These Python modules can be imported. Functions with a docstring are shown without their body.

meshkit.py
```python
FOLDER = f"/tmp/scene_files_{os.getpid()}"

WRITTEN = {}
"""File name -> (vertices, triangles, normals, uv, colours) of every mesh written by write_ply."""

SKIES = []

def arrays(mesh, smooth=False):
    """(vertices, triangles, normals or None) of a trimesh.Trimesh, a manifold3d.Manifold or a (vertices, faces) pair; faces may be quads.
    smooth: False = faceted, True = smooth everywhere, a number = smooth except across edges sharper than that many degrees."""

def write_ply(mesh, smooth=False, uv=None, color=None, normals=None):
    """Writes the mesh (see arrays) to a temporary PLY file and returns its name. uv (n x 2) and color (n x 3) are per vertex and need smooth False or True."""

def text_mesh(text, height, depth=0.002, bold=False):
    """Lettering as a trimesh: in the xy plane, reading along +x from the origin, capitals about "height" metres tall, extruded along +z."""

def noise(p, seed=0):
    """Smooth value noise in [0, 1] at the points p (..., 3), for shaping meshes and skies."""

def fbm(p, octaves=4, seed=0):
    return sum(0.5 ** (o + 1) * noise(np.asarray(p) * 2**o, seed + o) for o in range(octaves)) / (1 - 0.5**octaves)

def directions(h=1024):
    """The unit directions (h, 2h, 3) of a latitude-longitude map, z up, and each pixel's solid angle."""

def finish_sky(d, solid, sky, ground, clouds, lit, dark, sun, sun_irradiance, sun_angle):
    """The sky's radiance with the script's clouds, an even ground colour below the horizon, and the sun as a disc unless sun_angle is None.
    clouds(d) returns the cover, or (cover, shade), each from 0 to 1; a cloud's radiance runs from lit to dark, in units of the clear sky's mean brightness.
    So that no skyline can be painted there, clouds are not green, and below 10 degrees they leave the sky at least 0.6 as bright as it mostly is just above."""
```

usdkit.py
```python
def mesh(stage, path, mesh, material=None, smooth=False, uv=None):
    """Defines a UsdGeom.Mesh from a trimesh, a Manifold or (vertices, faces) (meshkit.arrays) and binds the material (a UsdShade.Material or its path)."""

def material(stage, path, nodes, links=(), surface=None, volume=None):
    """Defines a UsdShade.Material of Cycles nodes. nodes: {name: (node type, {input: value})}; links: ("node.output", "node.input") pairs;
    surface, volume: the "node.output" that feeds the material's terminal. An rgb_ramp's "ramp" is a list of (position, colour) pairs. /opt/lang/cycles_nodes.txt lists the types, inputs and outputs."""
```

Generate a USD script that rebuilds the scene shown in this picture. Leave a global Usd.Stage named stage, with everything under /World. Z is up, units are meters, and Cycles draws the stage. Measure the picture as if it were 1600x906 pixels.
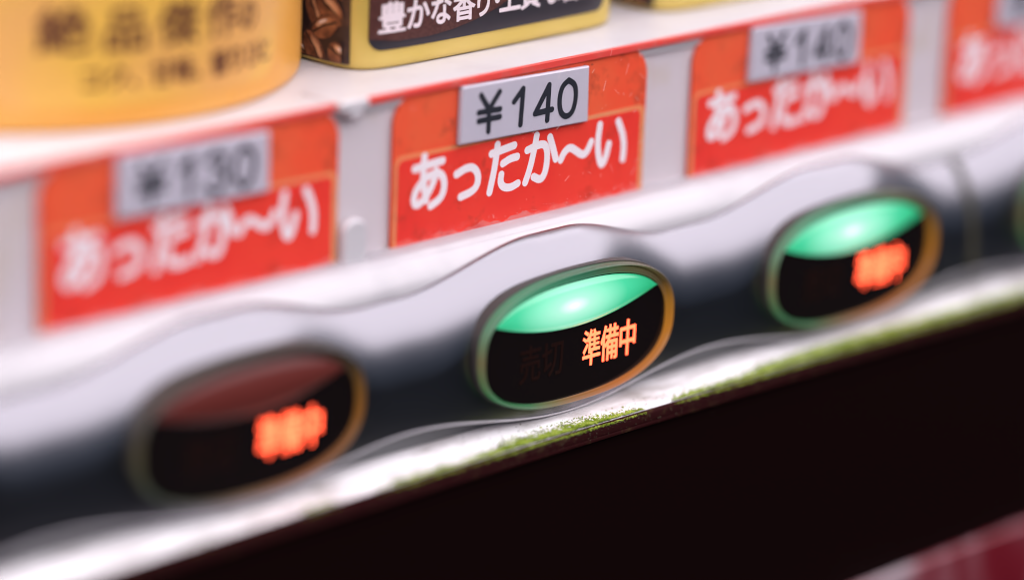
"""Close-up of a drinks vending machine: price cards, selection buttons, ledge. Lengths are written in millimetres and scaled to metres."""
import math, random, json
import numpy as np
import trimesh
import shapely
from shapely import affinity
from shapely.geometry import Polygon, LineString, Point, box as sbox
from pxr import Usd, UsdGeom, UsdLux, UsdShade, Gf, Sdf, Vt
import usdkit, meshkit

stage = Usd.Stage.CreateInMemory()
UsdGeom.SetStageUpAxis(stage, 'Z'); UsdGeom.SetStageMetersPerUnit(stage, 1.0)
UsdGeom.Xform.Define(stage, '/World'); UsdGeom.Scope.Define(stage, '/World/Looks')
random.seed(7); rng = np.random.default_rng(7)

# ---------------------------------------------------------------- camera
CAM = Gf.Vec3d(-0.30501924, -0.3965083, 0.13666469)
RIGHT, DOWN, FWD = (0.708719, -0.704559, 0.036253), (-0.183453, -0.233668, -0.954853), (0.681222, 0.670071, -0.294859)
cam = UsdGeom.Camera.Define(stage, '/World/camera')
cam.CreateHorizontalApertureAttr(36.0); cam.CreateFocalLengthAttr(125.72)
cam.CreateFStopAttr(3.9); cam.CreateFocusDistanceAttr(0.5860)
cam.CreateExposureAttr(0.0); cam.CreateClippingRangeAttr(Gf.Vec2f(0.02, 50))
cam.AddTransformOp().Set(Gf.Matrix4d(*RIGHT, 0, *[-a for a in DOWN], 0, *[-a for a in FWD], 0, *CAM, 1))

# ---------------------------------------------------------------- light: added soft panel above and before the display, lamp inside, dim night around
def rect_light(name, pos, target, w, h, power, color):
    l = UsdLux.RectLight.Define(stage, '/World/' + name)
    l.CreateWidthAttr(w); l.CreateHeightAttr(h); l.CreateIntensityAttr(power); l.CreateColorAttr(Gf.Vec3f(*color))
    m = Gf.Matrix4d(); m.SetLookAt(Gf.Vec3d(*pos), Gf.Vec3d(*target), Gf.Vec3d(0, 1, 0.01))
    l.AddTransformOp().Set(m.GetInverse())
    return l
ADDED_LIGHT = rect_light('added_soft_light', (0.30, -0.44, 0.40), (0.30, -0.44, 0.0), 2.2, 1.12, 3.75, (1.0, 0.93, 0.97))  # unseen wide panel, added in front to light the cards and bar
INNER = rect_light('interior_lamp', (0.14, 0.055, 0.385), (0.14, 0.055, 0.0), 1.1, 0.10, 4.0, (1.0, 0.93, 0.97))
dome = UsdLux.DomeLight.Define(stage, '/World/night')
nm = usdkit.material(stage, '/World/Looks/night_air', {'tc': ('texture_coordinate', {}), 's': ('separate_xyz', {}), 'm': ('map_range', {'from_min': -.4, 'from_max': .15, 'clamp': True}),
    'r': ('rgb_ramp', {'ramp': [(0, (.004, .0035, .004)), (.35, (.010, .013, .018)), (1, (.055, .10, .16))]}), 'b': ('background_shader', {'strength': 1.0})},
    [('tc.generated', 's.vector'), ('s.z', 'm.value'), ('m.result', 'r.fac'), ('r.color', 'b.color')], surface='b.background')     # dark street below, blue night air above
UsdShade.MaterialBindingAPI.Apply(dome.GetPrim()).Bind(nm)

# ---------------------------------------------------------------- helpers
MM = 0.001
def mat(name, base=(.5,.5,.5), rough=.5, metal=0.0, spec=.5, var=None, bump=None, coat=0.0, trans=0.0, emit=None, emit_strength=0.0):
    """var = (noise scale, second colour, ramp low, ramp high, detail); bump = (scale, strength, distance)"""
    n = {'p': ('principled_bsdf', {'base_color': base, 'roughness': rough, 'metallic': metal, 'specular_ior_level': spec, 'coat_weight': coat, 'transmission_weight': trans})}
    L = []
    n['tc'] = ('texture_coordinate', {})
    if emit: n['p'][1].update(emission_color=emit, emission_strength=emit_strength)
    if var:
        sc, c2, lo, hi, det = var
        n['nz'] = ('noise_texture', {'scale': sc, 'detail': det, 'roughness': .6})
        n['rp'] = ('rgb_ramp', {'ramp': [(lo, base), (hi, c2)]})
        L += [('tc.object', 'nz.vector'), ('nz.fac', 'rp.fac'), ('rp.color', 'p.base_color')]
    if bump:
        n['nb'] = ('noise_texture', {'scale': bump[0], 'detail': 4.0})
        n['bp'] = ('bump', {'strength': bump[1], 'distance': bump[2]})
        L += [('tc.object', 'nb.vector'), ('nb.fac', 'bp.height'), ('bp.normal', 'p.normal')]
    return usdkit.material(stage, '/World/Looks/' + name, n, L, surface='p.BSDF')

counts = {}
def free(parent, name):
    k = counts.get((parent, name), 0); counts[(parent, name)] = k + 1
    return f'{parent}/{name}' if k == 0 else f'{parent}/{name}_{k:03d}'
def thing(name, label, cat, group=None, loc=None):
    x = UsdGeom.Xform.Define(stage, free('/World', name)); p = x.GetPrim()
    if loc is not None: x.AddTranslateOp().Set(Gf.Vec3d(*[c * MM for c in loc]))
    tag(p, label, cat, group); return str(p.GetPath())
def tag(p, label=None, cat=None, group=None, kind=None):
    for k, v in (('label', label), ('category', cat), ('group', group), ('kind', kind)):
        if v: p.SetCustomDataByKey(k, v)
def obj(name, mesh, m, parent, smooth=30, label=None, kind=None, loc=None):
    if isinstance(mesh, (list,)): mesh = trimesh.util.concatenate(mesh)
    if isinstance(mesh, tuple): mesh = trimesh.Trimesh(np.asarray(mesh[0], float), np.asarray(mesh[1]), process=False)
    mesh = mesh.copy(); mesh.apply_scale(MM)
    g = usdkit.mesh(stage, free(parent, name), mesh, m, smooth=smooth)
    if loc is not None: g.AddTranslateOp().Set(Gf.Vec3d(*[c * MM for c in loc]))
    tag(g.GetPrim(), label=label, kind=kind); return str(g.GetPrim().GetPath())

def plate(shape, y, t):
    """A shape in (x, z) as a plate whose back lies at y and whose front lies at y - t."""
    out = []
    for g in getattr(shape, 'geoms', [shape]):
        if g.area < 1e-4: continue
        e = trimesh.creation.extrude_polygon(g, t, engine='earcut'); v = e.vertices
        e.vertices = np.stack([v[:, 0], y - v[:, 2], v[:, 1]], 1); out.append(e)
    return trimesh.util.concatenate(out)
def bevel_plate(shape, y, t, b):
    """As plate, with a chamfer of b round its front edge (simple convex outlines)."""
    o = np.array(shape.exterior.coords)[:-1]; i = np.array(shape.buffer(-b, join_style='mitre').exterior.coords)[:-1]
    if len(o) != len(i): return plate(shape, y, t)
    k0 = np.argmin(np.hypot(*(i - o[0]).T)); i = np.roll(i, -k0, 0)
    if np.hypot(*(i[1] - o[1])) > 3 * b: i = np.roll(i[::-1], 1, 0)
    n = len(o); v = np.vstack([np.c_[o[:, 0], np.full(n, y), o[:, 1]], np.c_[o[:, 0], np.full(n, y - t + b), o[:, 1]], np.c_[i[:, 0], np.full(n, y - t), i[:, 1]]])
    f = []
    for r in range(2):
        for k in range(n):
            a, c = r * n + k, r * n + (k + 1) % n; f += [[a, c, c + n], [a, c + n, a + n]]
    tv, tf = trimesh.creation.triangulate_polygon(Polygon(i), engine='earcut'); tv3 = np.c_[tv[:, 0], np.full(len(tv), y - t), tv[:, 1]]
    f += (tf + len(v)).tolist(); m = trimesh.Trimesh(np.vstack([v, tv3]), f, process=True); m.fix_normals(); return m
def block(x0, x1, y0, y1, z0, z1, r=0.0):
    if r <= 0:
        m = trimesh.creation.box([x1 - x0, y1 - y0, z1 - z0]); m.apply_translation([(x0 + x1) / 2, (y0 + y1) / 2, (z0 + z1) / 2]); return m
    pts = [[x, y, z] for x in (x0 + r, x1 - r) for y in (y0 + r, y1 - r) for z in (z0 + r, z1 - r)]
    s = trimesh.creation.icosphere(2, r); return trimesh.convex.convex_hull(np.vstack([s.vertices + p for p in pts]))
def sweep_x(profile, x0, x1, nx=2, bend=None, caps=True):
    """An open or closed profile of (y, z) points carried along x."""
    P = np.asarray(profile, float); n = len(P); xs = np.linspace(x0, x1, nx); v = []
    for x in xs:
        q = P if bend is None else bend(x); v.append(np.c_[np.full(n, x), q])
    v = np.vstack(v); f = []
    for i in range(nx - 1):
        for k in range(n - 1):
            a = i * n + k; f += [[a, a + n, a + n + 1], [a, a + n + 1, a + 1]]
    return trimesh.Trimesh(v, f, process=False)
def closed_sweep(profile, x0, x1):
    e = trimesh.creation.extrude_polygon(Polygon(profile), x1 - x0, engine='earcut'); v = e.vertices
    e.vertices = np.stack([v[:, 2] + x0, v[:, 0], v[:, 1]], 1); e.fix_normals(); return e
def rrect(x0, x1, z0, z1, r):
    return sbox(x0 + r, z0 + r, x1 - r, z1 - r).buffer(r, quad_segs=8)
def chaikin(p, n=3):
    p = np.asarray(p, float)
    for _ in range(n):
        if len(p) < 3: return p
        q = np.empty((2 * (len(p) - 1), 2)); q[0::2] = .75 * p[:-1] + .25 * p[1:]; q[1::2] = .25 * p[:-1] + .75 * p[1:]
        p = np.vstack([p[:1], q, p[-1:]])
    return p
def strokes(list_, r, curved=True):
    return shapely.union_all([LineString(chaikin(s) if curved else s).buffer(r, quad_segs=6) for s in list_]).simplify(.015)
GLYPHS = json.loads('{"準":[[[12,26,12,41,100,41,101,57,118,57,119,41,209,41,209,26,119,26,118,-18,101,-18,100,26]],[[9,136,18,147,53,131,78,155,96,187,111,182,102,164,103,162,135,162,128,181,144,184,156,162,200,162,200,149,150,147,152,132,192,132,192,121,151,121,150,105,193,105,193,94,152,94,150,78,203,77,203,63,96,63,95,53,79,53,79,129,65,119,51,129,42,119],[95,78,134,77,135,92,133,94,96,94],[95,106,134,105,135,120,96,121],[95,133,134,132,135,148,96,149]],[[26,173,31,182,36,184,65,171,69,167,62,156,59,155]],[[15,66,57,110,66,102,67,99,64,95,27,53]]],"備":[[[53,75,80,93,94,109,64,111,64,126,102,126,104,128,104,147,70,148,70,163,103,163,104,185,119,185,120,163,155,163,156,185,172,185,173,163,202,163,202,148,172,147,172,128,174,126,208,126,208,111,115,111,103,95,198,94,198,-5,194,-13,185,-16,169,-16,168,-14,165,-3,182,-1,181,16,148,16,147,-12,132,-12,132,16,98,16,97,-17,82,-17,82,72,62,61],[147,30,181,29,182,47,148,48],[147,62,181,61,182,79,148,80],[120,127,155,126,156,147,121,148],[97,30,131,29,132,47,98,48],[97,62,131,61,132,79,98,80]],[[7,95,26,124,36,144,51,185,65,182,66,178,61,163,49,135,49,-17,33,-17,33,100,30,100,17,80,15,80]]],"中":[[[21,146,100,146,101,186,118,186,119,146,198,146,198,42,182,42,181,55,119,55,118,-17,101,-17,100,55,39,55,37,41,21,41],[118,72,181,71,182,130,118,130],[38,72,101,71,101,130,38,130]]],"売":[[[127,68,143,68,143,6,146,3,185,2,191,8,193,30,208,24,205,1,197,-11,191,-13,142,-13,133,-10,129,-6,127,-1]],[[14,149,14,164,100,164,101,186,118,186,119,164,206,164,206,149,118,148,119,126,186,126,186,111,35,111,35,126,100,126,101,148]],[[20,94,200,94,200,52,184,52,183,79,37,79,36,52,20,52]],[[10,-4,32,3,52,14,66,35,72,68,89,68,85,37,77,18,69,7,48,-8,23,-17,18,-17]]],"切":[[[69,-5,97,18,108,35,118,59,125,93,128,149,92,150,92,166,207,166,202,38,198,9,192,-6,184,-13,177,-15,144,-15,139,0,139,2,171,1,180,11,187,66,189,150,144,150,140,81,134,53,127,34,108,4,90,-12,80,-17]],[[6,116,35,123,35,177,51,177,51,126,93,134,95,124,95,119,51,109,51,45,93,61,97,46,33,15,26,30,32,35,35,43,35,105,9,101]]],"豊":[[[7,2,9,5,62,6,55,19,36,21,35,68,37,73,13,74,10,77,11,95,31,97,28,103,28,170,31,175,73,175,74,188,77,191,96,191,98,189,99,175,120,175,122,190,143,191,145,189,146,175,190,175,193,173,193,100,190,97,210,95,211,77,208,74,183,74,185,70,185,22,181,19,166,19,159,6,212,5,214,3,213,-17,10,-18,7,-15],[145,121,166,120,167,125,146,126],[146,148,166,147,167,152,146,153],[63,51,63,41,158,42,157,51],[87,19,92,5,129,5,136,18],[98,121,120,120,121,125,99,126],[99,148,119,147,121,152,99,153],[54,121,73,120,74,125,55,126],[54,148,73,147,74,152,55,153]]],"か":[[[151,144,170,154,176,153,190,131,208,95,217,73,216,66,198,57,193,57,190,60,179,92,166,118,152,138]],[[12,126,15,129,65,131,70,153,71,177,77,180,96,178,101,175,95,134,124,134,136,130,147,120,153,104,153,67,148,32,143,15,130,-4,113,-11,85,-10,74,-7,71,4,70,18,72,20,107,16,117,25,124,52,127,91,124,104,114,109,88,106,68,42,44,-8,38,-12,16,-3,15,2,27,20,42,51,59,103,51,104,17,100,14,103]]],"な":[[[140,134,151,150,157,150,205,123,210,118,210,114,201,100,195,96,163,117,142,127]],[[66,14,68,34,81,50,101,58,131,59,129,109,131,112,154,112,156,110,157,52,180,40,203,22,203,17,191,0,186,0,168,16,159,20,153,0,144,-9,123,-16,99,-15,84,-10,72,0],[92,20,95,14,102,11,122,11,131,19,132,32,122,35,104,34,93,27]],[[16,38,16,43,37,72,59,117,20,118,17,123,17,143,68,144,73,160,75,180,77,182,89,182,102,180,104,172,98,149,128,154,130,152,130,130,125,127,89,120,66,67,40,27,35,27]]],"香":[[[3,69,6,76,39,91,69,114,10,115,8,117,9,139,96,141,95,152,32,148,25,166,28,172,109,178,173,189,188,174,188,167,166,161,124,155,123,140,210,140,213,136,213,119,210,115,153,114,176,96,217,76,217,71,203,55,183,62,183,-20,181,-22,159,-22,155,-15,67,-15,63,-23,43,-23,40,-20,40,60,22,53,16,53],[125,104,123,103,123,75,159,75],[67,51,67,42,156,43,155,52],[67,19,67,8,156,9,155,20],[64,77,65,75,96,75,96,103]]],"り":[[[42,64,43,116,50,176,53,180,69,180,79,177,74,141,94,159,118,168,136,167,148,162,157,155,167,142,175,123,179,101,177,61,172,44,164,29,149,12,135,2,102,-12,79,-16,66,3,69,10,96,15,120,25,134,36,146,56,151,76,150,107,143,128,134,139,126,142,113,141,100,134,87,120,78,104,71,83,70,47,46,45]]],"・":[[[82,77,82,90,86,100,96,109,105,112,115,112,127,107,135,98,138,90,138,77,135,69,128,61,118,56,107,55,95,59,87,66]]],"上":[[[6,-8,6,11,8,14,89,16,89,185,91,187,114,187,116,185,117,119,196,119,199,116,199,96,194,92,116,92,116,16,209,15,214,12,214,-9,211,-12,9,-12]]],"質":[[[5,119,15,128,21,140,23,177,26,180,60,183,95,190,108,178,109,174,106,170,82,164,53,161,52,159,108,158,112,156,113,178,115,180,190,189,202,179,203,173,200,170,138,159,210,158,213,156,214,140,211,135,179,134,179,114,184,110,184,16,182,13,176,12,210,-2,211,-7,202,-22,197,-23,130,1,127,4,128,13,96,13,92,4,74,-5,26,-23,18,-23,8,-7,8,-2,48,12,36,15,36,112,20,101,5,115],[62,62,157,61,158,65,63,66],[62,88,157,87,158,91,63,92],[63,40,63,34,158,35,157,40],[135,135,127,113,153,113,154,134],[88,114,98,113,98,121,107,131,107,135,88,135],[36,114,63,113,63,135,45,135]]],"苦":[[[9,111,11,113,95,113,96,134,98,137,121,137,123,134,124,113,209,113,211,111,211,90,208,88,123,87,124,68,186,68,189,65,189,-19,186,-22,165,-22,162,-19,161,-12,61,-12,58,-22,36,-22,34,-20,35,67,95,68,96,87,12,88,9,91],[61,14,161,13,162,42,61,43]],[[9,149,10,169,56,170,57,186,62,191,82,190,85,170,134,170,137,190,157,191,162,186,163,170,208,170,211,166,211,149,208,145,162,145,162,125,157,120,140,120,136,122,134,145,85,145,83,122,79,120,62,120,57,125,56,145,12,145]]],"味":[[[11,167,14,170,76,170,79,167,80,101,130,102,130,128,89,128,85,133,85,149,88,154,130,154,130,186,132,189,152,190,157,187,158,154,204,153,204,129,157,128,157,102,213,100,213,76,168,75,167,73,192,34,216,13,216,6,202,-9,197,-9,177,11,158,37,157,-19,155,-22,133,-22,130,-18,129,38,97,2,84,-8,76,-9,63,6,63,11,80,22,100,42,119,71,119,75,80,75,79,35,76,32,37,32,36,17,34,15,13,15,11,18],[37,144,36,59,53,58,54,143]]],"絶":[[[80,114,106,149,125,190,144,185,138,166,179,166,189,159,185,147,173,127,201,126,204,123,204,54,203,52,119,52,118,7,123,3,186,3,192,9,194,30,198,32,213,25,210,1,204,-10,190,-16,121,-16,111,-14,103,-8,98,7,98,101,94,102],[160,71,184,71,183,107,160,106],[116,128,117,126,149,126,161,146,128,147],[118,71,142,71,141,107,118,106]],[[6,119,13,123,24,139,48,187,52,188,66,182,67,178,58,160,37,125,53,125,69,154,87,145,62,102,66,101,78,104,89,74,93,55,79,48,89,19,90,5,79,1,76,1,74,5,63,44,64,48,76,52,73,62,13,51,7,69,22,81,38,104,30,105,12,101],[42,77,44,75,68,78,62,101]],[[41,43,51,46,57,45,63,4,62,-7,46,-8]],[[6,-10,13,18,16,44,34,43,30,13,23,-14,20,-16,9,-12]]],"品":[[[119,-19,119,80,205,81,205,-18,185,-18,184,-8,140,-8,138,-20],[139,13,185,12,185,61,139,61]],[[48,177,172,178,173,102,49,101],[68,122,151,121,152,157,69,158]],[[16,80,98,81,98,-18,79,-18,77,-8,37,-8,35,-20,16,-19],[36,13,78,12,78,61,36,61]]],"傑":[[[55,123,77,151,92,185,109,182,105,166,130,166,140,160,170,160,171,184,189,184,189,160,210,159,209,143,189,142,189,115,191,113,212,113,212,96,189,96,189,71,171,71,170,96,128,96,138,139,155,136,151,113,171,114,171,143,136,145,123,114,112,97,97,81,75,65,125,64,126,87,145,88,147,64,211,64,211,45,160,44,182,21,214,3,214,0,202,-14,199,-14,172,4,147,28,146,-19,128,-20,126,-18,125,27,95,0,70,-14,58,1,90,20,113,44,64,45,64,63,73,65,63,78,63,81,82,92,98,110,81,124,69,111,57,119],[90,138,108,127,116,148,96,149]],[[2,96,10,104,29,136,48,185,54,186,67,182,63,166,50,136,49,-20,31,-19,31,96,27,95,14,76,11,76]]],"作":[[[65,97,93,137,115,185,133,181,124,151,213,151,213,131,145,130,146,103,208,103,209,101,208,84,146,84,145,55,211,54,211,35,146,34,145,-19,125,-19,124,130,112,131,94,100,81,85,78,85]],[[18,78,6,98,23,116,43,147,60,185,64,187,80,182,76,167,58,132,57,-19,37,-18,37,97,34,97]]],"の":[[[17,65,22,98,39,127,54,141,68,150,99,160,126,161,138,159,168,146,189,124,197,108,201,92,202,72,199,52,187,27,175,14,162,5,126,-8,116,-9,105,11,129,15,155,27,171,45,179,66,180,83,175,104,166,120,155,130,138,138,130,140,124,139,117,96,102,49,87,23,71,10,52,8,42,12,31,22,20,45],[39,59,45,42,53,34,61,32,73,41,89,77,97,107,102,139,77,131,53,111,40,84]]],"コ":[[[33,31,165,31,165,130,36,130,36,153,189,151,188,-4,166,-4,164,8,34,7]]],"ク":[[[20,85,20,88,43,103,68,128,84,152,96,180,120,173,108,150,108,147,170,147,179,149,194,139,171,81,156,57,142,40,124,23,103,8,61,-12,52,-6,42,6,80,21,113,43,142,77,157,105,164,126,94,127,62,91,39,73,35,73]]],"、":[[[10,35,13,42,24,51,28,51,65,16,77,2,77,-1,59,-14,47,1]]],"甘":[[[9,125,9,145,49,146,49,185,51,187,71,186,72,145,148,145,149,185,151,187,170,187,171,145,211,145,211,125,171,124,171,-18,150,-18,148,-4,72,-4,71,-19,51,-20,49,-18,49,124],[72,61,72,16,149,17,148,61],[72,125,72,81,149,82,148,125]]],"ひ":[[[22,153,72,157,105,165,108,162,112,145,96,139,76,116,62,90,55,68,53,44,56,31,62,20,75,12,86,9,103,9,114,12,126,18,141,37,148,56,152,84,150,125,142,157,144,161,163,165,176,118,188,96,210,71,210,68,196,52,170,85,168,55,162,32,151,12,139,0,122,-9,103,-13,85,-13,64,-8,52,-1,40,12,33,30,32,56,36,78,43,97,67,135,24,131]]],"と":[[[42,35,44,55,51,70,66,87,79,97,50,159,48,164,50,167,66,174,70,173,83,139,98,110,153,139,167,149,172,148,181,131,110,93,84,76,73,65,66,52,65,35,68,28,77,21,100,14,137,14,186,21,187,-2,137,-8,102,-8,78,-4,63,2,50,13,45,22]]],"つ":[[[14,116,106,143,119,145,157,143,180,132,196,113,202,90,200,67,190,45,179,33,162,21,121,6,78,1,70,23,99,25,124,30,151,41,166,52,172,61,178,76,178,94,173,106,165,116,153,122,141,125,126,125,84,116,23,94]]],"に":[[[87,31,91,62,108,62,111,60,108,35,117,25,133,21,158,21,198,27,200,6,194,3,168,0,116,2,96,12,90,20]],[[98,131,98,150,100,152,122,149,193,151,192,130,121,128]],[[25,51,27,100,37,170,58,169,60,163,55,147,46,87,46,50,49,51,57,70,68,64,69,59,54,14,53,-8,33,-8]]]}')
def glyph(ch, x0, x1, z0, h, grow=0.0):
    """A character set into a cell from x0 to x1, standing on z0, h tall (the full square's height)."""
    sx, sz = (x1 - x0) / 220.0, h / 220.0
    s = shapely.union_all([Polygon(np.reshape(p[0], (-1, 2)), [np.reshape(r, (-1, 2)) for r in p[1:]]).buffer(0) for p in GLYPHS[ch]])
    s = affinity.affine_transform(s, [sx, 0, 0, sz, x0, z0 + 0.10 * h])
    return s.buffer(grow, join_style='mitre') if grow else s

# ---------------------------------------------------------------- materials
M = {}
M['white'] = mat('white_plastic', (.60, .573, .588), .42, var=(90, (.54, .50, .52), .5, .75, 3.0))
M['rail'] = mat('rail_plastic', (.43, .408, .425), .35, var=(60, (.35, .33, .35), .5, .75, 3.0))
M['backing'] = mat('card_holder_plastic', (.64, .57, .59), .45, var=(55, (.57, .47, .39), .58, .80, 3.0))
M['silver'] = mat('silver_paint', (.205, .197, .219), .27, metal=1.0, bump=(260, .035, .0003))
M['lip'] = mat('pale_lip', (.55, .52, .55), .4, metal=.2)
M['riser'] = mat('grey_riser', (.12, .12, .125), .5)
M['panel'] = mat('dark_maroon_panel', (.0045, .0009, .0009), .55, spec=.05, bump=(900, .12, .0002))
M['trim'] = mat('maroon_trim', (.020, .0035, .004), .75, spec=.04, var=(420, (.045, .026, .012), .56, .72, 5.0))
M['red_trim'] = mat('red_edge', (.78, .07, .055), .35, var=(160, (.62, .16, .13), .5, .75, 3.0))
M['ink'] = mat('black_ink', (.018, .020, .028), .45)
M['sticker'] = mat('sticker_plastic', (.53, .495, .56), .45, bump=(1500, .05, .0001))
M['letter_white'] = mat('white_print', (.90, .82, .84), .45)
M['joint'] = mat('joint_rubber', (.040, .036, .022), .6, spec=.2)
M['gasket'] = mat('dark_gasket', (.03, .024, .022), .5)
M['screen'] = mat('black_screen', (.006, .004, .004), .10, spec=.35)
M['moss'] = mat('moss_green', (.12, .17, .014), .9, spec=.1, var=(500, (.27, .33, .055), .4, .65, 2.0))
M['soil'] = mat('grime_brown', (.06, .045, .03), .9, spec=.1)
M['lit_text'] = usdkit.material(stage, '/World/Looks/lit_orange', {'e': ('emission', {'color': (1.0, .088, .036), 'strength': 6.2})}, surface='e.emission')
M['dim_text'] = mat('unlit_lettering', (.0105, .0028, .002), .5, spec=.08)

def card_paper(name, base, worn, dark, seed):
    n = {'tc': ('texture_coordinate', {}), 'mp': ('mapping', {'location': (seed, seed * 1.7, 0)}),
         'n1': ('noise_texture', {'scale': 75.0, 'detail': 5.0, 'roughness': .62}), 'n2': ('noise_texture', {'scale': 210.0, 'detail': 6.0, 'roughness': .7}),
         'r1': ('rgb_ramp', {'ramp': [(.38, base), (.66, worn)]}), 'r2': ('rgb_ramp', {'ramp': [(.55, (0, 0, 0)), (.74, (1, 1, 1))]}),
         'mx': ('mix', {'color2': dark}), 'p': ('principled_bsdf', {'roughness': .42, 'specular_ior_level': .4})}
    return usdkit.material(stage, '/World/Looks/' + name, n, [('tc.object', 'mp.vector'), ('mp.vector', 'n1.vector'), ('mp.vector', 'n2.vector'), ('n1.fac', 'r1.fac'), ('n2.fac', 'r2.fac'),
        ('r1.color', 'mx.color1'), ('r2.color', 'mx.fac'), ('mx.color', 'p.base_color')], surface='p.BSDF')
M['card'] = card_paper('orange_card', (.88, .085, .034), (.84, .125, .048), (.44, .060, .026), .13)
M['inner'] = card_paper('red_card', (.86, .055, .033), (.82, .040, .028), (.50, .040, .022), .41)
M['border'] = card_paper('tan_border', (.82, .24, .09), (.74, .30, .14), (.45, .16, .07), .77)
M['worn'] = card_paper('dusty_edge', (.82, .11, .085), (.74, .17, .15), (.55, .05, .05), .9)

n = {'tr': ('transparent_bsdf', {'color': (.975, .975, .98)}), 'gl': ('glossy_bsdf', {'color': (1, 1, 1), 'roughness': .03}), 'fr': ('fresnel', {'IOR': 1.35}), 'mx': ('mix_closure', {}), 'ge': ('geometry', {}), 'iv': ('math', {'math_type': 'subtract', 'value1': 1.0}), 'fm': ('math', {'math_type': 'multiply'})}
M['pane'] = usdkit.material(stage, '/World/Looks/clear_acrylic', n, [('ge.backfacing', 'iv.value2'), ('iv.value', 'fm.value1'), ('fr.fac', 'fm.value2'), ('fm.value', 'mx.fac'), ('tr.BSDF', 'mx.closure1'), ('gl.BSDF', 'mx.closure2')], surface='mx.closure')
M['dust'] = mat('pale_dust', (.85, .72, .68), .8)

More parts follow.
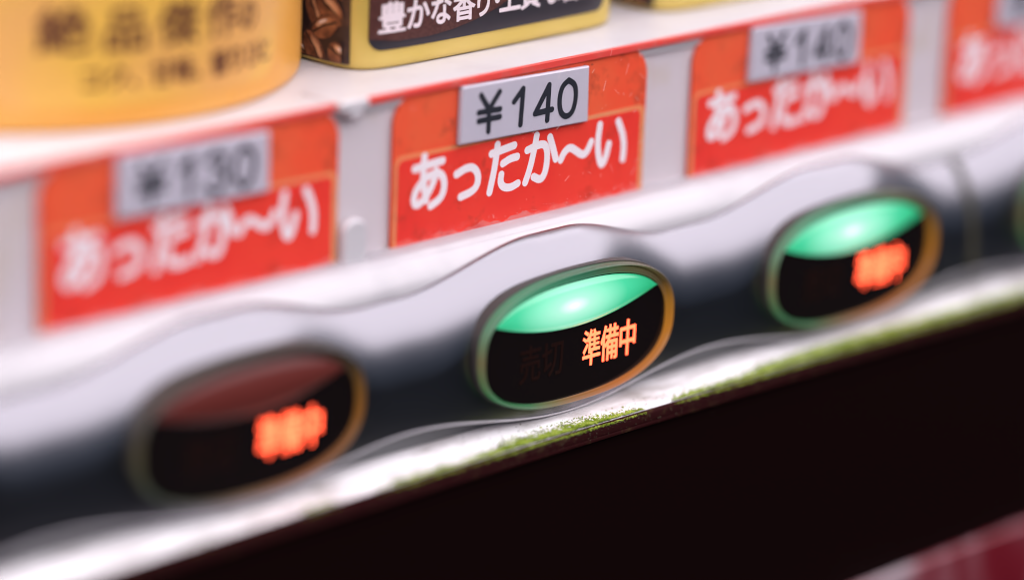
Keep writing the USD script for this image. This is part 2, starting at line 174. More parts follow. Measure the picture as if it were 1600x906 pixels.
def ledge_paint():
    n = {'tc': ('texture_coordinate', {}), 'mp': ('mapping', {'scale': (.45, 1, 1)}), 'n1': ('noise_texture', {'scale': 170.0, 'detail': 6.0, 'roughness': .65}),
         'n2': ('noise_texture', {'scale': 620.0, 'detail': 5.0, 'roughness': .75}), 'r1': ('rgb_ramp', {'ramp': [(.44, (.78, .76, .77)), (.58, (.58, .55, .55)), (.74, (.30, .27, .24))]}),
         'r2': ('rgb_ramp', {'ramp': [(.63, (0, 0, 0)), (.72, (1, 1, 1))]}), 'mx': ('mix', {'color2': (.10, .09, .07)}),
         'sx': ('separate_xyz', {}), 'my': ('map_range', {'from_min': -.0206, 'from_max': -.0150, 'to_min': 1.0, 'to_max': 0.0, 'clamp': True}), 'm3': ('mapping', {'scale': (.55, .2, .2)}), 'n3': ('noise_texture', {'scale': 62.0, 'detail': 6.0, 'roughness': .6}),
         'r3': ('rgb_ramp', {'ramp': [(.53, (0, 0, 0)), (.70, (1, 1, 1))]}), 'pw': ('math', {'math_type': 'power', 'value2': 1.6}), 'ml': ('math', {'math_type': 'multiply'}), 'n4': ('noise_texture', {'scale': 900.0, 'detail': 4.0}),
         'm4': ('map_range', {'from_min': .3, 'from_max': .6, 'to_min': .35, 'to_max': 1.2}), 'ml2': ('math', {'math_type': 'multiply', 'use_clamp': True}), 'gx': ('mix', {'color2': (.20, .24, .05)}),
         'p': ('principled_bsdf', {'roughness': .3}), 'bp': ('bump', {'strength': .25, 'distance': .0004})}
    return usdkit.material(stage, '/World/Looks/dirty_white_paint', n, [('tc.object', 'mp.vector'), ('mp.vector', 'n1.vector'), ('tc.object', 'n2.vector'), ('n1.fac', 'r1.fac'), ('n2.fac', 'r2.fac'), ('r1.color', 'mx.color1'),
        ('r2.color', 'mx.fac'), ('tc.object', 'sx.vector'), ('sx.y', 'my.value'), ('my.result', 'pw.value1'), ('tc.object', 'm3.vector'), ('m3.vector', 'n3.vector'), ('n3.fac', 'r3.fac'), ('pw.value', 'ml.value1'), ('r3.color', 'ml.value2'),
        ('tc.object', 'n4.vector'), ('n4.fac', 'm4.value'), ('ml.value', 'ml2.value1'), ('m4.result', 'ml2.value2'), ('ml2.value', 'gx.fac'), ('mx.color', 'gx.color1'),
        ('gx.color', 'p.base_color'), ('n1.fac', 'bp.height'), ('bp.normal', 'p.normal')], surface='p.BSDF')
M['ledge'] = ledge_paint()

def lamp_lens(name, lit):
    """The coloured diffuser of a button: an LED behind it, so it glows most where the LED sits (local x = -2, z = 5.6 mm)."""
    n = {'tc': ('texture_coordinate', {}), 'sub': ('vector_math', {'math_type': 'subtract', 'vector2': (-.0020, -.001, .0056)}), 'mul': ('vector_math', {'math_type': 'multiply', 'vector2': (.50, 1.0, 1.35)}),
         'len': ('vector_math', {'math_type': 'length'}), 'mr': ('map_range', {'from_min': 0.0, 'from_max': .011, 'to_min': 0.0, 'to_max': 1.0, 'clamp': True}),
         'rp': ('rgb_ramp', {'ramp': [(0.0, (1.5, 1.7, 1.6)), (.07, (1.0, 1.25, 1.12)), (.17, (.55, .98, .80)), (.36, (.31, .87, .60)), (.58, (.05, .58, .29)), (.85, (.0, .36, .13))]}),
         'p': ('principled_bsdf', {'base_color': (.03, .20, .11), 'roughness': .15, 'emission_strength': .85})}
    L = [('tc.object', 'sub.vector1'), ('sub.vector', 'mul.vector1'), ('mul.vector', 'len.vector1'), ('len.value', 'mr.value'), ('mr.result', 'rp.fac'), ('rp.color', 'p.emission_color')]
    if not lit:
        n = {'p': ('principled_bsdf', {'base_color': (.11, .020, .016), 'specular_ior_level': .3, 'roughness': .35, 'emission_strength': 0.0})}; L = []  # red base colour stands in for the red card mirrored in the lens
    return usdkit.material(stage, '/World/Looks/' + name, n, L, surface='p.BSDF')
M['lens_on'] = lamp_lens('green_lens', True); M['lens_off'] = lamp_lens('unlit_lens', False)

def painted_rim_glow(name, lit):
    """The rim, with green lens light and orange sign light painted on as emission."""
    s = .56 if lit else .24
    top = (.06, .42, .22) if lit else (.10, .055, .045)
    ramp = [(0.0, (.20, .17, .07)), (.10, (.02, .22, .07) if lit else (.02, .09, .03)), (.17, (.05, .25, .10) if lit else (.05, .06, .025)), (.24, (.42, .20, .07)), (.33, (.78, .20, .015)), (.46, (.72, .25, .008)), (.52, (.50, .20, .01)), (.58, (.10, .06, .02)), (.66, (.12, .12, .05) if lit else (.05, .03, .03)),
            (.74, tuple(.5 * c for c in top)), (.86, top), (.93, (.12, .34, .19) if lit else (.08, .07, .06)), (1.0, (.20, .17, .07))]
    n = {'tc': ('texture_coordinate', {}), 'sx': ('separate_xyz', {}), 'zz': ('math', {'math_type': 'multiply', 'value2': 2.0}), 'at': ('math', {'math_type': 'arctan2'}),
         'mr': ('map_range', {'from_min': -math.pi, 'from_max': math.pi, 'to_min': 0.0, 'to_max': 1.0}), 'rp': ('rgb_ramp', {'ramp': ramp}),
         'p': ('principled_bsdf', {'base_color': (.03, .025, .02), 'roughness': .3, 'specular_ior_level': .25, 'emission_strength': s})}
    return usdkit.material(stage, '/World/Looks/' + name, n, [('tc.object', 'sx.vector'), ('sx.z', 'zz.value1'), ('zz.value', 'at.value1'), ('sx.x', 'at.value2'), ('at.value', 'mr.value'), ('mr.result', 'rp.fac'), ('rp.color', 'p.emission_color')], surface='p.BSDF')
M['rim_on'] = painted_rim_glow('painted_rim_bright', True); M['rim_off'] = painted_rim_glow('painted_rim_dim', False)  # emission colours stand in for light guided round the rim

# ---------------------------------------------------------------- the machine
VM = thing('vending_machine', 'silver and white drinks vending machine with lit oval selection buttons and red price cards', 'vending machine')
XL, XR = -140, 420
# can shelf with a rounded front edge, its backing strip for the cards, the red edge along the front
shelf = [(120, 0.0), (0.2, 0.0), (.05, -.06), (0.0, -.2), (0.0, -.7), (0.0, -2.2), (120, -2.2)]
obj('shelf', closed_sweep(shelf, XL, XR), M['white'], VM, smooth=40)
obj('back_panel', block(XL, XR, 121, 124, -2, 395), M['white'], VM)
obj('card_backing', block(XL, XR, .6, 3.0, -33, -2.25), M['backing'], VM)
for a, b in ((XL, 57.2), (63.6, XR)):
    obj('red_edge', block(a, b, -.8, -.01, -.95, .22, .12), M['red_trim'], VM)
# clip between the first and second card
obj('clip_hook', [block(57.3, 63.4, -1.8, 8, -1.25, .6, .6)], M['white'], VM)
k = trimesh.creation.icosphere(3, 1.0); k.apply_scale([1.9, 1.3, 1.2]); k.apply_translation([60.8, -.5, -1.7])
obj('clip_knob', k, M['white'], VM, smooth=True)
obj('clip_tab', bevel_plate(rrect(58.6, 63.6, -30, -18.8, 2.3), -.1, 1.6, .4), M['white'], VM)

# white front rail under the cards
rail = [(4, -25.2), (-.6, -25.5), (-1.6, -25.65), (-2.6, -26.05), (-3.6, -26.8), (-4.8, -27.9), (-5.9, -29.4), (-6.3, -31), (-6.4, -36), (4, -36)]
obj('front_rail', closed_sweep(rail, XL, XR), M['rail'], VM, smooth=50)

# wavy silver button bar
CENTRES = [98.0 + 70 * k for k in (-2, -1, 0, 1, 2)]
def wave(x, cosine=False):
    d = abs(((x - 98 + 35) % 70) - 35)
    if cosine: return .5 + .5 * math.cos(2 * math.pi * d / 70)
    t = min(max((31 - d) / 27, 0), 1); return t * t * (3 - 2 * t)
def bar_profile(x):
    b, c = wave(x), wave(x, True)
    ys, zs, yf, zb = -6.5 - 1.4 * b, -31.3 + 5.6 * b, -12.9 - .95 * c, -51.0 - 3.6 * c
    zm = -44.0 + 12.0 * b; e = 1.52 - .12 * b                  # sloping shoulder from the rail to the face
    p = [(ys + 1.3, zs - 4), (ys + 1.2, zs - 1.0), (ys + .9, zs - .35), (ys + .5, zs - .05)]
    for a in np.linspace(.04, math.pi / 2, 34):
        p.append((ys - (ys - yf) * math.sin(a) ** (2 / e), zm + (zs - zm) * math.cos(a) ** (2 / e)))
    for t in np.linspace(0, 1, 10)[1:]:
        p.append((yf - .5 * t, zm + (zb - zm) * t))
    p += [(yf + .2, zb - .35), (-8.5, zb - .4)]
    return np.array(p)
def lip_profile(x):
    c = wave(x, True); y, z = -12.9 - .95 * c + .45, -51.0 - 3.6 * c - .2
    return np.array([(y + 1.6, z + .1), (y - .25, z), (y - .6, z - .1), (y - .7, z - .28), (y - .6, z - .46), (y - .1, z - .55), (y + 2.5, z - .55)])
for x0, x1 in ((XL, 204.1), (205.9, XR)):
    n_ = int((x1 - x0) / 1.0)
    b = obj('button_bar', sweep_x(bar_profile(0), x0, x1, n_, bar_profile), M['silver'], VM, smooth=60)
    obj('bar_lip', sweep_x(lip_profile(0), x0, x1, n_, lip_profile), M['lip'], b, smooth=60)
obj('bar_joint', sweep_x(bar_profile(0), 204.0, 206.0, 4, lambda x: bar_profile(x) + np.array([-.14, .10])), M['joint'], VM, smooth=60)
obj('riser', block(XL, XR, -10.2, -7.5, -55.4, -47), M['riser'], VM)

# oval buttons
def oval(a, b, n=2.5, m=120):
    t = np.linspace(0, 2 * math.pi, m, endpoint=False)
    return np.stack([a * np.sign(np.cos(t)) * np.abs(np.cos(t)) ** (2 / n), b * np.sign(np.sin(t)) * np.abs(np.sin(t)) ** (2 / n)], 1)
def ring(outer, inner, prof):
    """prof: list of (share from outer 0 to inner 1, local y)."""
    n_ = len(outer); v = []; f = []
    for s, y in prof:
        q = outer * (1 - s) + inner * s; v.append(np.c_[q[:, 0], np.full(n_, y), q[:, 1]])
    v = np.vstack(v)
    for r in range(len(prof) - 1):
        for k_ in range(n_):
            a, c = r * n_ + k_, r * n_ + (k_ + 1) % n_; f += [[a, c, c + n_], [a, c + n_, a + n_]]
    m = trimesh.Trimesh(v, f, process=False); m.fix_normals(); return m
def lens_mesh():
    inn = lambda x: 9.15 * max(1 - (abs(x) / 20.6) ** 2.5, 0) ** (1 / 2.5)
    ns, nt = 60, 12; v = []; f = []
    for i in range(ns + 1):
        s = -1 + 2 * i / ns; x = s * 19.4
        lo = 1.5 + 3.6 * abs(s + .02) ** 2.0; hi = max(inn(x), lo + .02)
        for j in range(nt + 1):
            t = j / nt; dome_ = (math.sin(math.pi * t) ** .6) * (1 - abs(s) ** 3)
            v.append([x, -.12 - 1.1 * dome_, lo + (hi - lo) * t])
    for i in range(ns):
        for j in range(nt):
            a = i * (nt + 1) + j; f += [[a, a + nt + 1, a + nt + 2], [a, a + nt + 2, a + 1]]
    return trimesh.Trimesh(v, f, process=False)
RING = ring(oval(22.3, 11.15), oval(21.65, 10.55), [(0, 5), (0, -.2), (.06, -.7), (.2, -1.15), (.42, -1.3), (.66, -1.1), (.85, -.6), (.97, .0), (1, .6)])
GASKET = ring(oval(22.55, 11.4), oval(22.25, 11.1), [(0, 6), (0, .6), (.3, .4), (1, .4)])
INLAY = ring(oval(21.6, 10.5), oval(21.2, 9.85) + np.array([0, -.58]), [(0, .3), (.12, -.25), (.4, -.5), (.62, -.3), (.72, -.45), (.9, -.3), (1, .02)])
FACE = plate(Polygon(oval(21.75, 10.65)), .6, .6)
LIT = shapely.union_all([glyph(c, 1.4 + 4.3 * i, 1.4 + 4.3 * i + 4.5, -6.1, 6.6, .06) for i, c in enumerate('準備中')])
DIM = shapely.union_all([glyph(c, -13.2 + 5.2 * i, -13.2 + 5.2 * i + 5.2, -6.1, 6.6, .06) for i, c in enumerate('売切')])
LITM, DIMM, LENS = plate(LIT, -.03, .06), plate(DIM, -.03, .04), lens_mesh()
labels = {28: 'oval button with an unlit lens, red reflection painted in its colour', 98: 'oval button with green lens, in focus', 168: 'oval button with green lens beside the bar joint', 238: 'oval button cut off at the right edge'}
for c in CENTRES[1:]:
    on = c > 40
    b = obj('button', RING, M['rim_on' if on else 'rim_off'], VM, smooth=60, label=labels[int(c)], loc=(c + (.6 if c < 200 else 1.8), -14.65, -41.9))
    obj('gasket', GASKET, M['gasket'], b, smooth=60)
    obj('button_face', FACE, M['screen'], b)
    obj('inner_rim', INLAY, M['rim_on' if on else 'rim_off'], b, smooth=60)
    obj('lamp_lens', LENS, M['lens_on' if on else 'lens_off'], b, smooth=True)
    obj('lit_lettering', LITM, M['lit_text'], b, smooth=False)
    obj('unlit_lettering', DIMM, M['dim_text'], b, smooth=False)

# ledge with maroon trim, dark front, red poster panel lower down
obj('ledge', block(XL, XR, -20.6, -7, -58.6, -55.5, .3), M['ledge'], VM, smooth=40)
trim = [(-20.55, -55.75), (-20.9, -55.7), (-21.25, -55.85), (-21.45, -56.2), (-21.5, -57.3), (-21.4, -57.6), (-21.5, -57.8), (-21.45, -58.2), (-21.2, -58.4), (-20.55, -58.4)]
obj('ledge_trim', closed_sweep(trim, XL, XR), M['trim'], VM, smooth=40)
obj('front_panel', block(XL, XR, -20.6, -16, -180, -58.65), M['panel'], VM)
def poster_mat():
    n = {'tc': ('texture_coordinate', {}), 'mp': ('mapping', {'rotation': (0, .9, 0), 'scale': (1, 1, .28)}), 'n1': ('noise_texture', {'scale': 60.0, 'detail': 1.5, 'distortion': .6}),
         'rp': ('rgb_ramp', {'ramp': [(.33, (.11, .003, .008)), (.45, (.14, .010, .018)), (.55, (.22, .075, .09)), (.68, (.28, .21, .23))]}), 'p': ('principled_bsdf', {'roughness': .3})}
    return usdkit.material(stage, '/World/Looks/red_poster_print', n, [('tc.object', 'mp.vector'), ('mp.vector', 'n1.vector'), ('n1.fac', 'rp.fac'), ('rp.color', 'p.base_color')], surface='p.BSDF')
obj('lower_poster', block(XL, XR, -22.4, -20.45, -185, -101.2, .8), poster_mat(), VM, smooth=40)

# clear window in front of shelf and cards, with the fine scratches and dust seen on it
obj('window_pane', block(XL, XR, -4.0, -2.6, -26.6, 390), M['pane'], VM)
sc = []
def hair(x, z, ang, L, r=.022):
    m = trimesh.creation.cylinder(r, L, sections=5); m.apply_transform(trimesh.transformations.rotation_matrix(ang, [0, 1, 0])); m.apply_translation([x, -4.03, z]); return m
for _ in range(46):
    x = rng.normal(124, 3.5) if rng.random() < .6 else rng.uniform(70, 135); sc.append(hair(x, rng.uniform(-24, 3), rng.uniform(-1.2, 1.2), rng.uniform(.3, 1.8), .013))
for _ in range(230):
    x = rng.uniform(72, 132); s = trimesh.creation.icosphere(1, rng.uniform(.015, .05)); s.apply_translation([x, -4.03, -23.5 - rng.exponential(.9) + 1.2 if rng.random() < .72 else rng.uniform(-22, 8)]); sc.append(s)
obj('dust', sc, M['dust'], VM, kind='stuff', smooth=False)

# ---------------------------------------------------------------- price cards
WARM = [[[4.65,-13.14],[10.73,-12.74]],[[6.74,-11.44],[6.6,-13.56],[6.61,-15.8],[7.35,-18.74]],[[9.41,-14.21],[8.87,-16.18],[7.21,-18.34],[5.26,-19.41],[4.48,-18.43],[5.03,-16.66],[7.07,-14.94],[9.55,-14.42],[10.96,-15.22],[11.41,-16.99],[10.74,-18.95],[8.39,-19.86]],[[13.99,-15.54],[16.12,-14.86],[17.65,-14.92],[18.85,-16.16],[18.93,-17.89],[17.84,-19.03],[15.06,-19.5]],[[21.8,-13.43],[26.95,-12.83]],[[23.1,-12.12],[22.68,-15.66],[21.6,-19.87]],[[24.48,-15.48],[26.14,-14.9],[27.7,-14.87]],[[24.19,-17.34],[23.99,-18.55],[24.69,-19.53],[26.4,-19.92],[28.07,-19.43]],[[30.04,-14.16],[32.13,-13.73],[33.84,-13.62],[34.69,-14.63],[34.81,-16.77],[34.39,-18.83],[33.38,-19.82],[31.75,-18.96]],[[32.11,-12.0],[31.74,-13.96],[30.87,-17.27],[29.81,-19.6]],[[35.25,-12.79],[36.07,-14.66],[36.8,-16.71]],[[38.02,-17.1],[38.75,-15.87],[40.06,-15.21],[41.45,-16.01],[43.14,-17.16],[44.21,-16.85],[45.19,-15.16]],[[47.15,-12.54],[46.71,-15.6],[47.15,-18.21],[47.93,-19.81],[48.82,-18.68],[49.49,-16.24]],[[51.6,-12.65],[52.85,-15.01],[53.28,-17.24],[53.09,-19.38]]]
YEN = [[[18.02,-2.92],[19.92,-5.52]],[[22.19,-2.93],[19.92,-5.52]],[[19.92,-5.52],[19.91,-9.15]],[[17.59,-5.72],[22.41,-5.82]],[[17.65,-7.12],[22.4,-7.1]]]
ONE = [[[25.56,-5.12],[27.58,-3.23],[27.23,-9.18]]]
FOUR = [[[33.62,-3.51],[30.54,-7.86],[34.45,-7.75]],[[33.62,-3.51],[33.44,-9.39]]]
ZERO = [[[38.14,-3.39],[39.78,-4.29],[40.11,-6.48],[39.46,-8.95],[37.91,-9.63],[36.47,-8.63],[36.07,-6.43],[36.61,-4.24],[38.14,-3.39]]]
THREE = [[[30.7, -4.6], [31.3, -3.7], [32.6, -3.3], [33.9, -3.9], [34.1, -5.0], [33.3, -5.9], [32.3, -6.1]], [[32.3, -6.1], [33.6, -6.3], [34.4, -7.3], [34.2, -8.6], [33.0, -9.4], [31.5, -9.2], [30.5, -8.3]]]
LETTER = plate(strokes(WARM, .67), -.37, .035)
P140 = plate(shapely.union_all([strokes(YEN + FOUR + ONE, .5, False), strokes(ZERO, .5)]), -1.32, .05)
P130 = plate(shapely.union_all([strokes(YEN + ONE, .5, False), strokes(ZERO + THREE, .5)]), -1.32, .05)
card_shape = rrect(0, 58.3, -26.5, 4, 5.5).intersection(sbox(-1, -26.4, 60, -.9))
card_shape = affinity.translate(rrect(0, 58.3, -34, -.55, 5.0), 0, 0).intersection(sbox(-1, -26.4, 60, 0))
inner_shape = rrect(1.0, 57.0, -34, -11.3, 1.2).intersection(sbox(0, -25.9, 60, 0))
frame_shape = rrect(.3, 58.2, -34, -10.6, 1.6).intersection(sbox(0, -26.3, 60, 0)).difference(rrect(1.0, 57.0, -34, -11.3, 1.2))
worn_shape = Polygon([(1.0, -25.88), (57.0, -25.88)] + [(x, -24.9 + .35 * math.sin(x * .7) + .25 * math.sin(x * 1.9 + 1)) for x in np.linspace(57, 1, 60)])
cards = [(0, '130', 'blurred red card with the only ¥130 sticker, left of the white clip'), (70, '140', 'sharp red card with ¥140 sticker, between the white clip and the middle of the shelf'),
         (140, '140', 'blurred red card with ¥140 sticker, above the right green-lit button'), (210, '140', 'red card cut off by the right edge of the photo')]
for x, price, label in cards:
    t = thing('price_card', label, 'price card', 'red price cards under the shelf', (x, 0, 0))
    obj('card', plate(card_shape, .3, .55), M['card'], t)
    obj('border', plate(frame_shape, -.26, .06), M['border'], t)
    obj('red_field', plate(inner_shape, -.26, .12), M['inner'], t)
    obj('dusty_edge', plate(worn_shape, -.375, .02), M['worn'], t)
    obj('lettering', LETTER, M['letter_white'], t, smooth=False)
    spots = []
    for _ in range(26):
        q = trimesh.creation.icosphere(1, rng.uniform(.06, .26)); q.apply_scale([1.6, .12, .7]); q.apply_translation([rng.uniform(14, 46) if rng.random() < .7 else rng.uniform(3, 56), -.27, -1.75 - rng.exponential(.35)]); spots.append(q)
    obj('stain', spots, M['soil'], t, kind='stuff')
    s = obj('price_sticker', bevel_plate(Polygon([(13.9, -1.0), (43.1, -1.75), (43.3, -11.2), (13.7, -10.5)]), -.45, .85, .2), M['sticker'], t, smooth=False)
    obj('price_lettering', P140 if price == '140' else P130, M['ink'], s, smooth=False)

# ---------------------------------------------------------------- display cans on the shelf
def can_body(plan, height, b=1.6):
    """plan: outline (x, y); rounded at the foot."""
    P = Polygon(plan); n_ = len(plan); c = np.array(plan).mean(0); v = []; f = []
    rows = [(b * .9, 0.0), (b * .5, .08), (b * .22, .35), (b * .05, .9), (0, 1.6)] + [(0, z) for z in np.linspace(6, height, 8)]
    nrm = np.roll(plan, -1, 0) - np.roll(plan, 1, 0); nrm = np.stack([nrm[:, 1], -nrm[:, 0]], 1); nrm /= np.linalg.norm(nrm, axis=1, keepdims=True)
    if ((nrm * (plan - c)).sum(1)).mean() < 0: nrm = -nrm
    for d, z in rows: v.append(np.c_[plan - nrm * d, np.full(n_, z)])
    v = np.vstack(v)
    for r_ in range(len(rows) - 1):
        for k_ in range(n_):
            a, q = r_ * n_ + k_, r_ * n_ + (k_ + 1) % n_; f += [[a, q, q + n_], [a, q + n_, a + n_]]
    v = np.vstack([v, [[*c, 0], [*c, height]]]); top = (len(rows) - 1) * n_
    for k_ in range(n_): f += [[k_, len(v) - 2, (k_ + 1) % n_], [top + k_, top + (k_ + 1) % n_, len(v) - 1]]
    m = trimesh.Trimesh(v, f, process=False); m.fix_normals(); return m
def wrap(shape, front, off, t=.12, size=2.0):
    """Print on a curved front: front(x) gives the front's y."""
    m = plate(shape, 0, t); v, f = trimesh.remesh.subdivide_to_size(m.vertices, m.faces, size, max_iter=12)
    v[:, 1] += front(v[:, 0]) - off; return trimesh.Trimesh(v, f, process=False)

def amber_mat():
    n = {'tc': ('texture_coordinate', {}), 'n1': ('noise_texture', {'scale': 45.0, 'detail': 2.0}), 'rp': ('rgb_ramp', {'ramp': [(.35, (.74, .33, .048)), (.65, (.77, .38, .08))]}), 'p': ('principled_bsdf', {'roughness': .35})}
    return usdkit.material(stage, '/World/Looks/amber_can', n, [('tc.object', 'n1.vector'), ('n1.fac', 'rp.fac'), ('rp.color', 'p.base_color')], surface='p.BSDF')
M['amber'] = amber_mat(); M['amber_field'] = mat('amber_field', (.78, .45, .075), .4, var=(40, (.76, .39, .11), .4, .65, 2.0)); M['brown_ink'] = mat('brown_ink', (.12, .035, .015), .5)
M['gold'] = mat('gold_can', (.62, .45, .10), .33, metal=.25, var=(70, (.68, .50, .14), .4, .7, 2.0)); M['navy'] = mat('dark_label', (.022, .020, .026), .35, coat=.2); M['swoosh'] = mat('brown_swoosh', (.085, .030, .024), .4, var=(2200, (.06, .018, .014), .45, .55, 1.0))
M['pale_print'] = mat('pale_print', (.76, .66, .68), .45)
M['bean_dark'] = mat('bean_shadow_print', (.030, .016, .016), .4, var=(300, (.10, .042, .026), .5, .7, 2.0))
M['bean_brown'] = mat('bean_brown_print', (.30, .115, .055), .35, var=(330, (.10, .034, .018), .42, .62, 3.0))
M['bean_tan'] = mat('bean_tan_print', (.62, .33, .18), .35, var=(400, (.36, .15, .07), .45, .65, 2.0))
M['bean_shine'] = mat('bean_shine_print', (.80, .66, .60), .35)

# amber round can at the left
def round_front(x): return 5.8 + 48 - np.sqrt(np.maximum(48 ** 2 - (x - 34.0) ** 2, 1))
xs = np.linspace(0.5, 72.5, 49); plan = [(x, float(round_front(x))) for x in xs] + [(71, 34), (64, 50), (50, 60), (36.5, 63), (23, 60), (9, 50), (2, 34)]
t = thing('drink_can', 'amber yellow drink can with blurred brown lettering, leftmost on the shelf', 'drink can')
obj('body', can_body(np.array(plan), 120), M['amber'], t, smooth=50)
obj('label_field', wrap(rrect(3.5, 53.5, 3.8, 60, 4.5), round_front, .02), M['amber_field'], t)
txt = [glyph(c, x0, x0 + w, z, h, .10) for c, x0, w, z, h in (('絶', 9.2, 7.6, 12.3, 7.4), ('品', 18.2, 7.6, 12.0, 7.2), ('傑', 27.3, 7.4, 12.0, 7.2), ('作', 36.2, 7.0, 12.0, 7.0), ('の', 43.4, 4.6, 12.0, 5.4))]
txt += [glyph(c, x0, x0 + 3.9, 6.2, 4.1, .05) for c, x0 in (('コ', 14.8), ('ク', 18.6), ('、', 22.4), ('甘', 26.0), ('味', 29.9), ('、', 33.8), ('香', 37.2), ('り', 41.0), ('ひ', 45.0), ('と', 48.3))]
obj('lettering', wrap(shapely.union_all(txt), round_front, .16, .06, 2.5), M['brown_ink'], t, smooth=False)

# rounded gold coffee cans
def box_can(cx, label):
    a, bb, nn = 31.0, 25.0, 9.0; cy = 11.4 + bb
    def front(x):
        s = np.clip(np.abs(x - cx) / a, 0, .9995); return cy - bb * (1 - s ** nn) ** (1 / nn)
    th = np.linspace(0, 2 * math.pi, 160, endpoint=False)
    plan = np.stack([cx + a * np.sign(np.cos(th)) * np.abs(np.cos(th)) ** (2 / nn), cy + bb * np.sign(np.sin(th)) * np.abs(np.sin(th)) ** (2 / nn)], 1)
    t = thing('drink_can', label, 'drink can')
    obj('body', can_body(plan, 110), M['gold'], t, smooth=50)
    # the bean picture wraps round the can's left flank
    out = Polygon(plan).buffer(.14); o = np.array(out.exterior.coords)[:-1]; side = o[(o[:, 0] < cx - 29.0) & (o[:, 1] > 14.4)]
    side = side[np.argsort(side[:, 1])]; side = side[side[:, 1] < cy + 20]
    zz = np.linspace(.9, 100, 12); v = np.array([[p[0], p[1], z] for z in zz for p in side]); n_ = len(side)
    f = [q for i in range(len(zz) - 1) for k_ in range(n_ - 1) for q in ([i * n_ + k_, i * n_ + k_ + 1, (i + 1) * n_ + k_ + 1], [i * n_ + k_, (i + 1) * n_ + k_ + 1, (i + 1) * n_ + k_])]
    pic = obj('bean_picture', trimesh.Trimesh(v, f, process=False), M['bean_dark'], t, smooth=60)
    r_ = np.random.default_rng(int(cx)); made = {'bean_brown': [], 'bean_tan': [], 'bean_shine': []}; taken = None
    area = sbox(15.6, 1.2, 46, 40)
    def ell(y, z, a_, b_, ang): return affinity.translate(affinity.rotate(affinity.scale(Point(0, 0).buffer(1, 16), a_, b_), ang), y, z)
    for _ in range(260):
        y, z, ang = r_.uniform(15, 46), r_.uniform(0, 40), r_.uniform(-60, 70); a_, b_ = r_.uniform(2.6, 3.6), r_.uniform(1.5, 2.1)
        e_ = ell(y, z, a_, b_, ang)
        free_ = e_ if taken is None else e_.difference(taken.buffer(.22))
        if free_.area < .55 * e_.area: continue
        taken = e_ if taken is None else taken.union(e_)
        dx_, dz_ = -math.sin(math.radians(ang)), math.cos(math.radians(ang))
        crease = LineString([(y - a_ * math.cos(math.radians(ang)), z - a_ * math.sin(math.radians(ang))), (y + dx_ * .35, z + dz_ * .35), (y + a_ * math.cos(math.radians(ang)), z + a_ * math.sin(math.radians(ang)))]).buffer(.20)
        body = free_.difference(crease).intersection(area)
        if body.is_empty: continue
        made['bean_brown'].append(body)
        hi = ell(y + dx_ * b_ * .45, z + dz_ * b_ * .45, a_ * .62, b_ * .30, ang).intersection(body)
        if hi.area > .1: made['bean_tan'].append(hi)
        sh = ell(y + dx_ * b_ * .58, z + dz_ * b_ * .58, a_ * .34, b_ * .12, ang).intersection(body)
        if sh.area > .05 and r_.random() < .6: made['bean_shine'].append(sh)
    for lift, (kind_, shapes_) in enumerate(made.items()):
        m_ = plate(shapely.union_all(shapes_), 0, .03); w_ = m_.vertices.copy()
        m_.vertices = np.c_[cx - a - .20 - .035 * lift + w_[:, 1], w_[:, 0], w_[:, 2]]; m_.fix_normals()
        obj(kind_ + '_print', m_, M[kind_], pic, smooth=False)
    L = cx - 104
    field = rrect(76.0 + L, 129.6 + L, 3.3, 90, 2.2)
    obj('dark_field', wrap(field, front, .06), M['navy'], t)
    sw = Polygon([(76.0, 5.3), (81.5, 4.6), (88, 4.5), (93, 4.9), (98, 5.7), (103, 7.0), (108, 8.9), (114, 12), (120, 16), (112, 24), (76.0, 24)])
    obj('brown_sweep', wrap(affinity.translate(sw, L, 0), front, .2), M['swoosh'], t)
    cells = [('豊', 77.2, 82.9), ('か', 82.7, 88.0), ('な', 87.9, 93.0), ('香', 93.1, 98.3), ('り', 97.8, 102.4), ('・', 101.0, 105.6), ('上', 103.7, 108.9), ('質', 108.7, 113.6), ('な', 113.8, 118.4), ('苦', 118.4, 123.0), ('味', 122.9, 127.6)]
    obj('lettering', wrap(shapely.union_all([glyph(c, x0 + L, x1 + L, 6.0, 5.4) for c, x0, x1 in cells]), front, .34, .06, 2.0), M['pale_print'], t, smooth=False)
box_can(104.0, 'gold framed coffee can with dark label and coffee bean side, above the sharp card')
box_can(175.5, 'gold coffee can whose foot just shows at the top edge, right of the middle can')

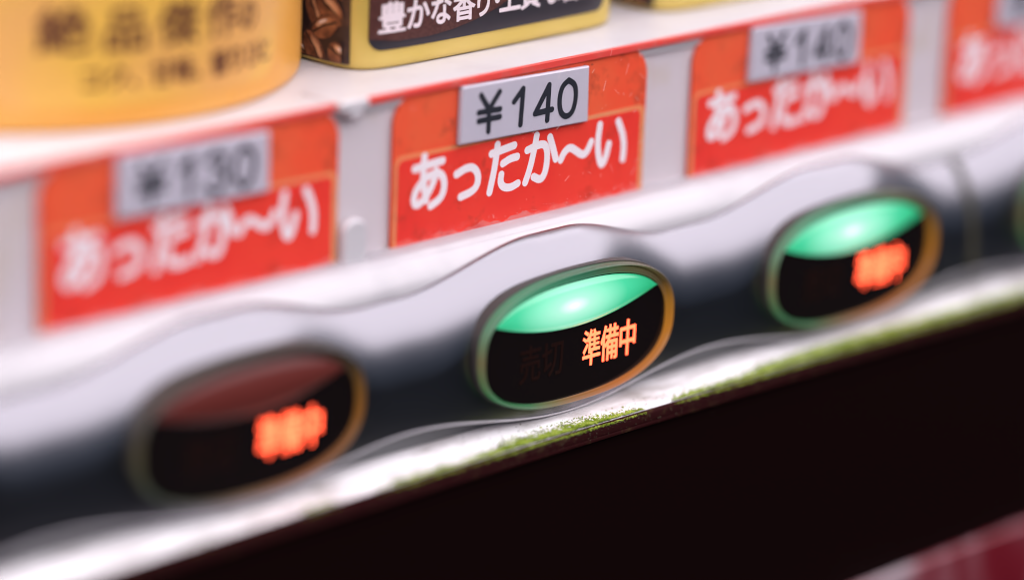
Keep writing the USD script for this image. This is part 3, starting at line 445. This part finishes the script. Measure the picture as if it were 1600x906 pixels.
# ---------------------------------------------------------------- moss and grime along the ledge
def amount(x):
    a = -.06 - (.12 if x < 48 else 0) + .10 * math.sin(x * .21) + .08 * math.sin(x * .53 + 1) + .06 * math.sin(x * 1.3)
    for c, w, h in ((55, 4, .5), (64, 3, .35), (80, 7, 1.0), (92, 9, 1.0), (103, 6, .45), (124, 8, .5), (142, 8, .8), (156, 13, 1.3), (172, 10, .9), (190, 16, .8), (208, 14, .7), (20, 6, .25), (38, 5, .2)):
        a += h * math.exp(-((x - c) / w) ** 2)
    return max(a, 0)
base = trimesh.creation.icosphere(0, 1.0); mv, mf, sv, sf = [], [], [], []
def blob(V, F, p, r, sq=1.0):
    v = base.vertices * (r * (1 + .35 * rng.normal(size=(len(base.vertices), 1)).clip(-1, 1))) * [1, 1, sq] + p
    F.append(base.faces + sum(len(q) for q in V[-1:]) * 0 + blob.n[id(V)]); V.append(v); blob.n[id(V)] += len(v)
blob.n = {id(mv): 0, id(sv): 0}
for _ in range(42000):
    x = rng.uniform(-15, 225); a = amount(x)
    if rng.random() > min(a, 1.2) / 1.2: continue
    d = rng.exponential(.30 + 1.0 * a); r_ = rng.uniform(.05, .15) * (1.7 if rng.random() < .08 else 1)
    if d > 5.5: continue
    blob(mv, mf, [x, -20.75 + d * .8, -55.5 + r_ * .3 + .35 * a * math.exp(-d) * rng.random()], r_, .8)
    if d < .5 and rng.random() < .6: blob(mv, mf, [x, -21.1 - rng.random() * .4, -55.75 - rng.random() * .3], r_ * .8)
for _ in range(2600):                                             # brown grime below the mossy patches, on the trim
    x = rng.uniform(20, 215)
    if rng.random() < amount(x): blob(sv, sf, [x, -21.32 - .1 * rng.random(), -55.95 - rng.exponential(.45)], rng.uniform(.04, .16), .8)
for _ in range(420):                                              # dark flecks inside the big patch
    x = rng.normal(79, 5.5); blob(sv, sf, [x, -20.4 + rng.exponential(1.6), -55.4], rng.uniform(.04, .12), .7)
for _ in range(900):
    x = rng.uniform(-15, 225); y = -20.9 + abs(rng.normal(0, 2.6)); r_ = rng.uniform(.03, .13) * (1.4 if rng.random() < .1 else 1)
    if rng.random() < .35: blob(sv, sf, [x, -21.5 - rng.random() * .3, -56.1 - 1.4 * rng.random()], r_ * .8)
    elif y < -11: blob(sv, sf, [x, y, -55.48], r_, .4)
def stuff(name, V, F, m, label, cat):
    mesh = trimesh.Trimesh(np.vstack(V), np.vstack(F), process=False); mesh.apply_scale(MM)
    g = usdkit.mesh(stage, free('/World', name), mesh, m, smooth=True); tag(g.GetPrim(), label, cat, kind='stuff')
stuff('moss', mv, mf, M['moss'], 'green moss and algae growing along the front edge of the white ledge', 'moss')
stuff('grime', sv, sf, M['soil'], 'dark specks of dirt scattered on the white ledge and its maroon trim', 'dirt')
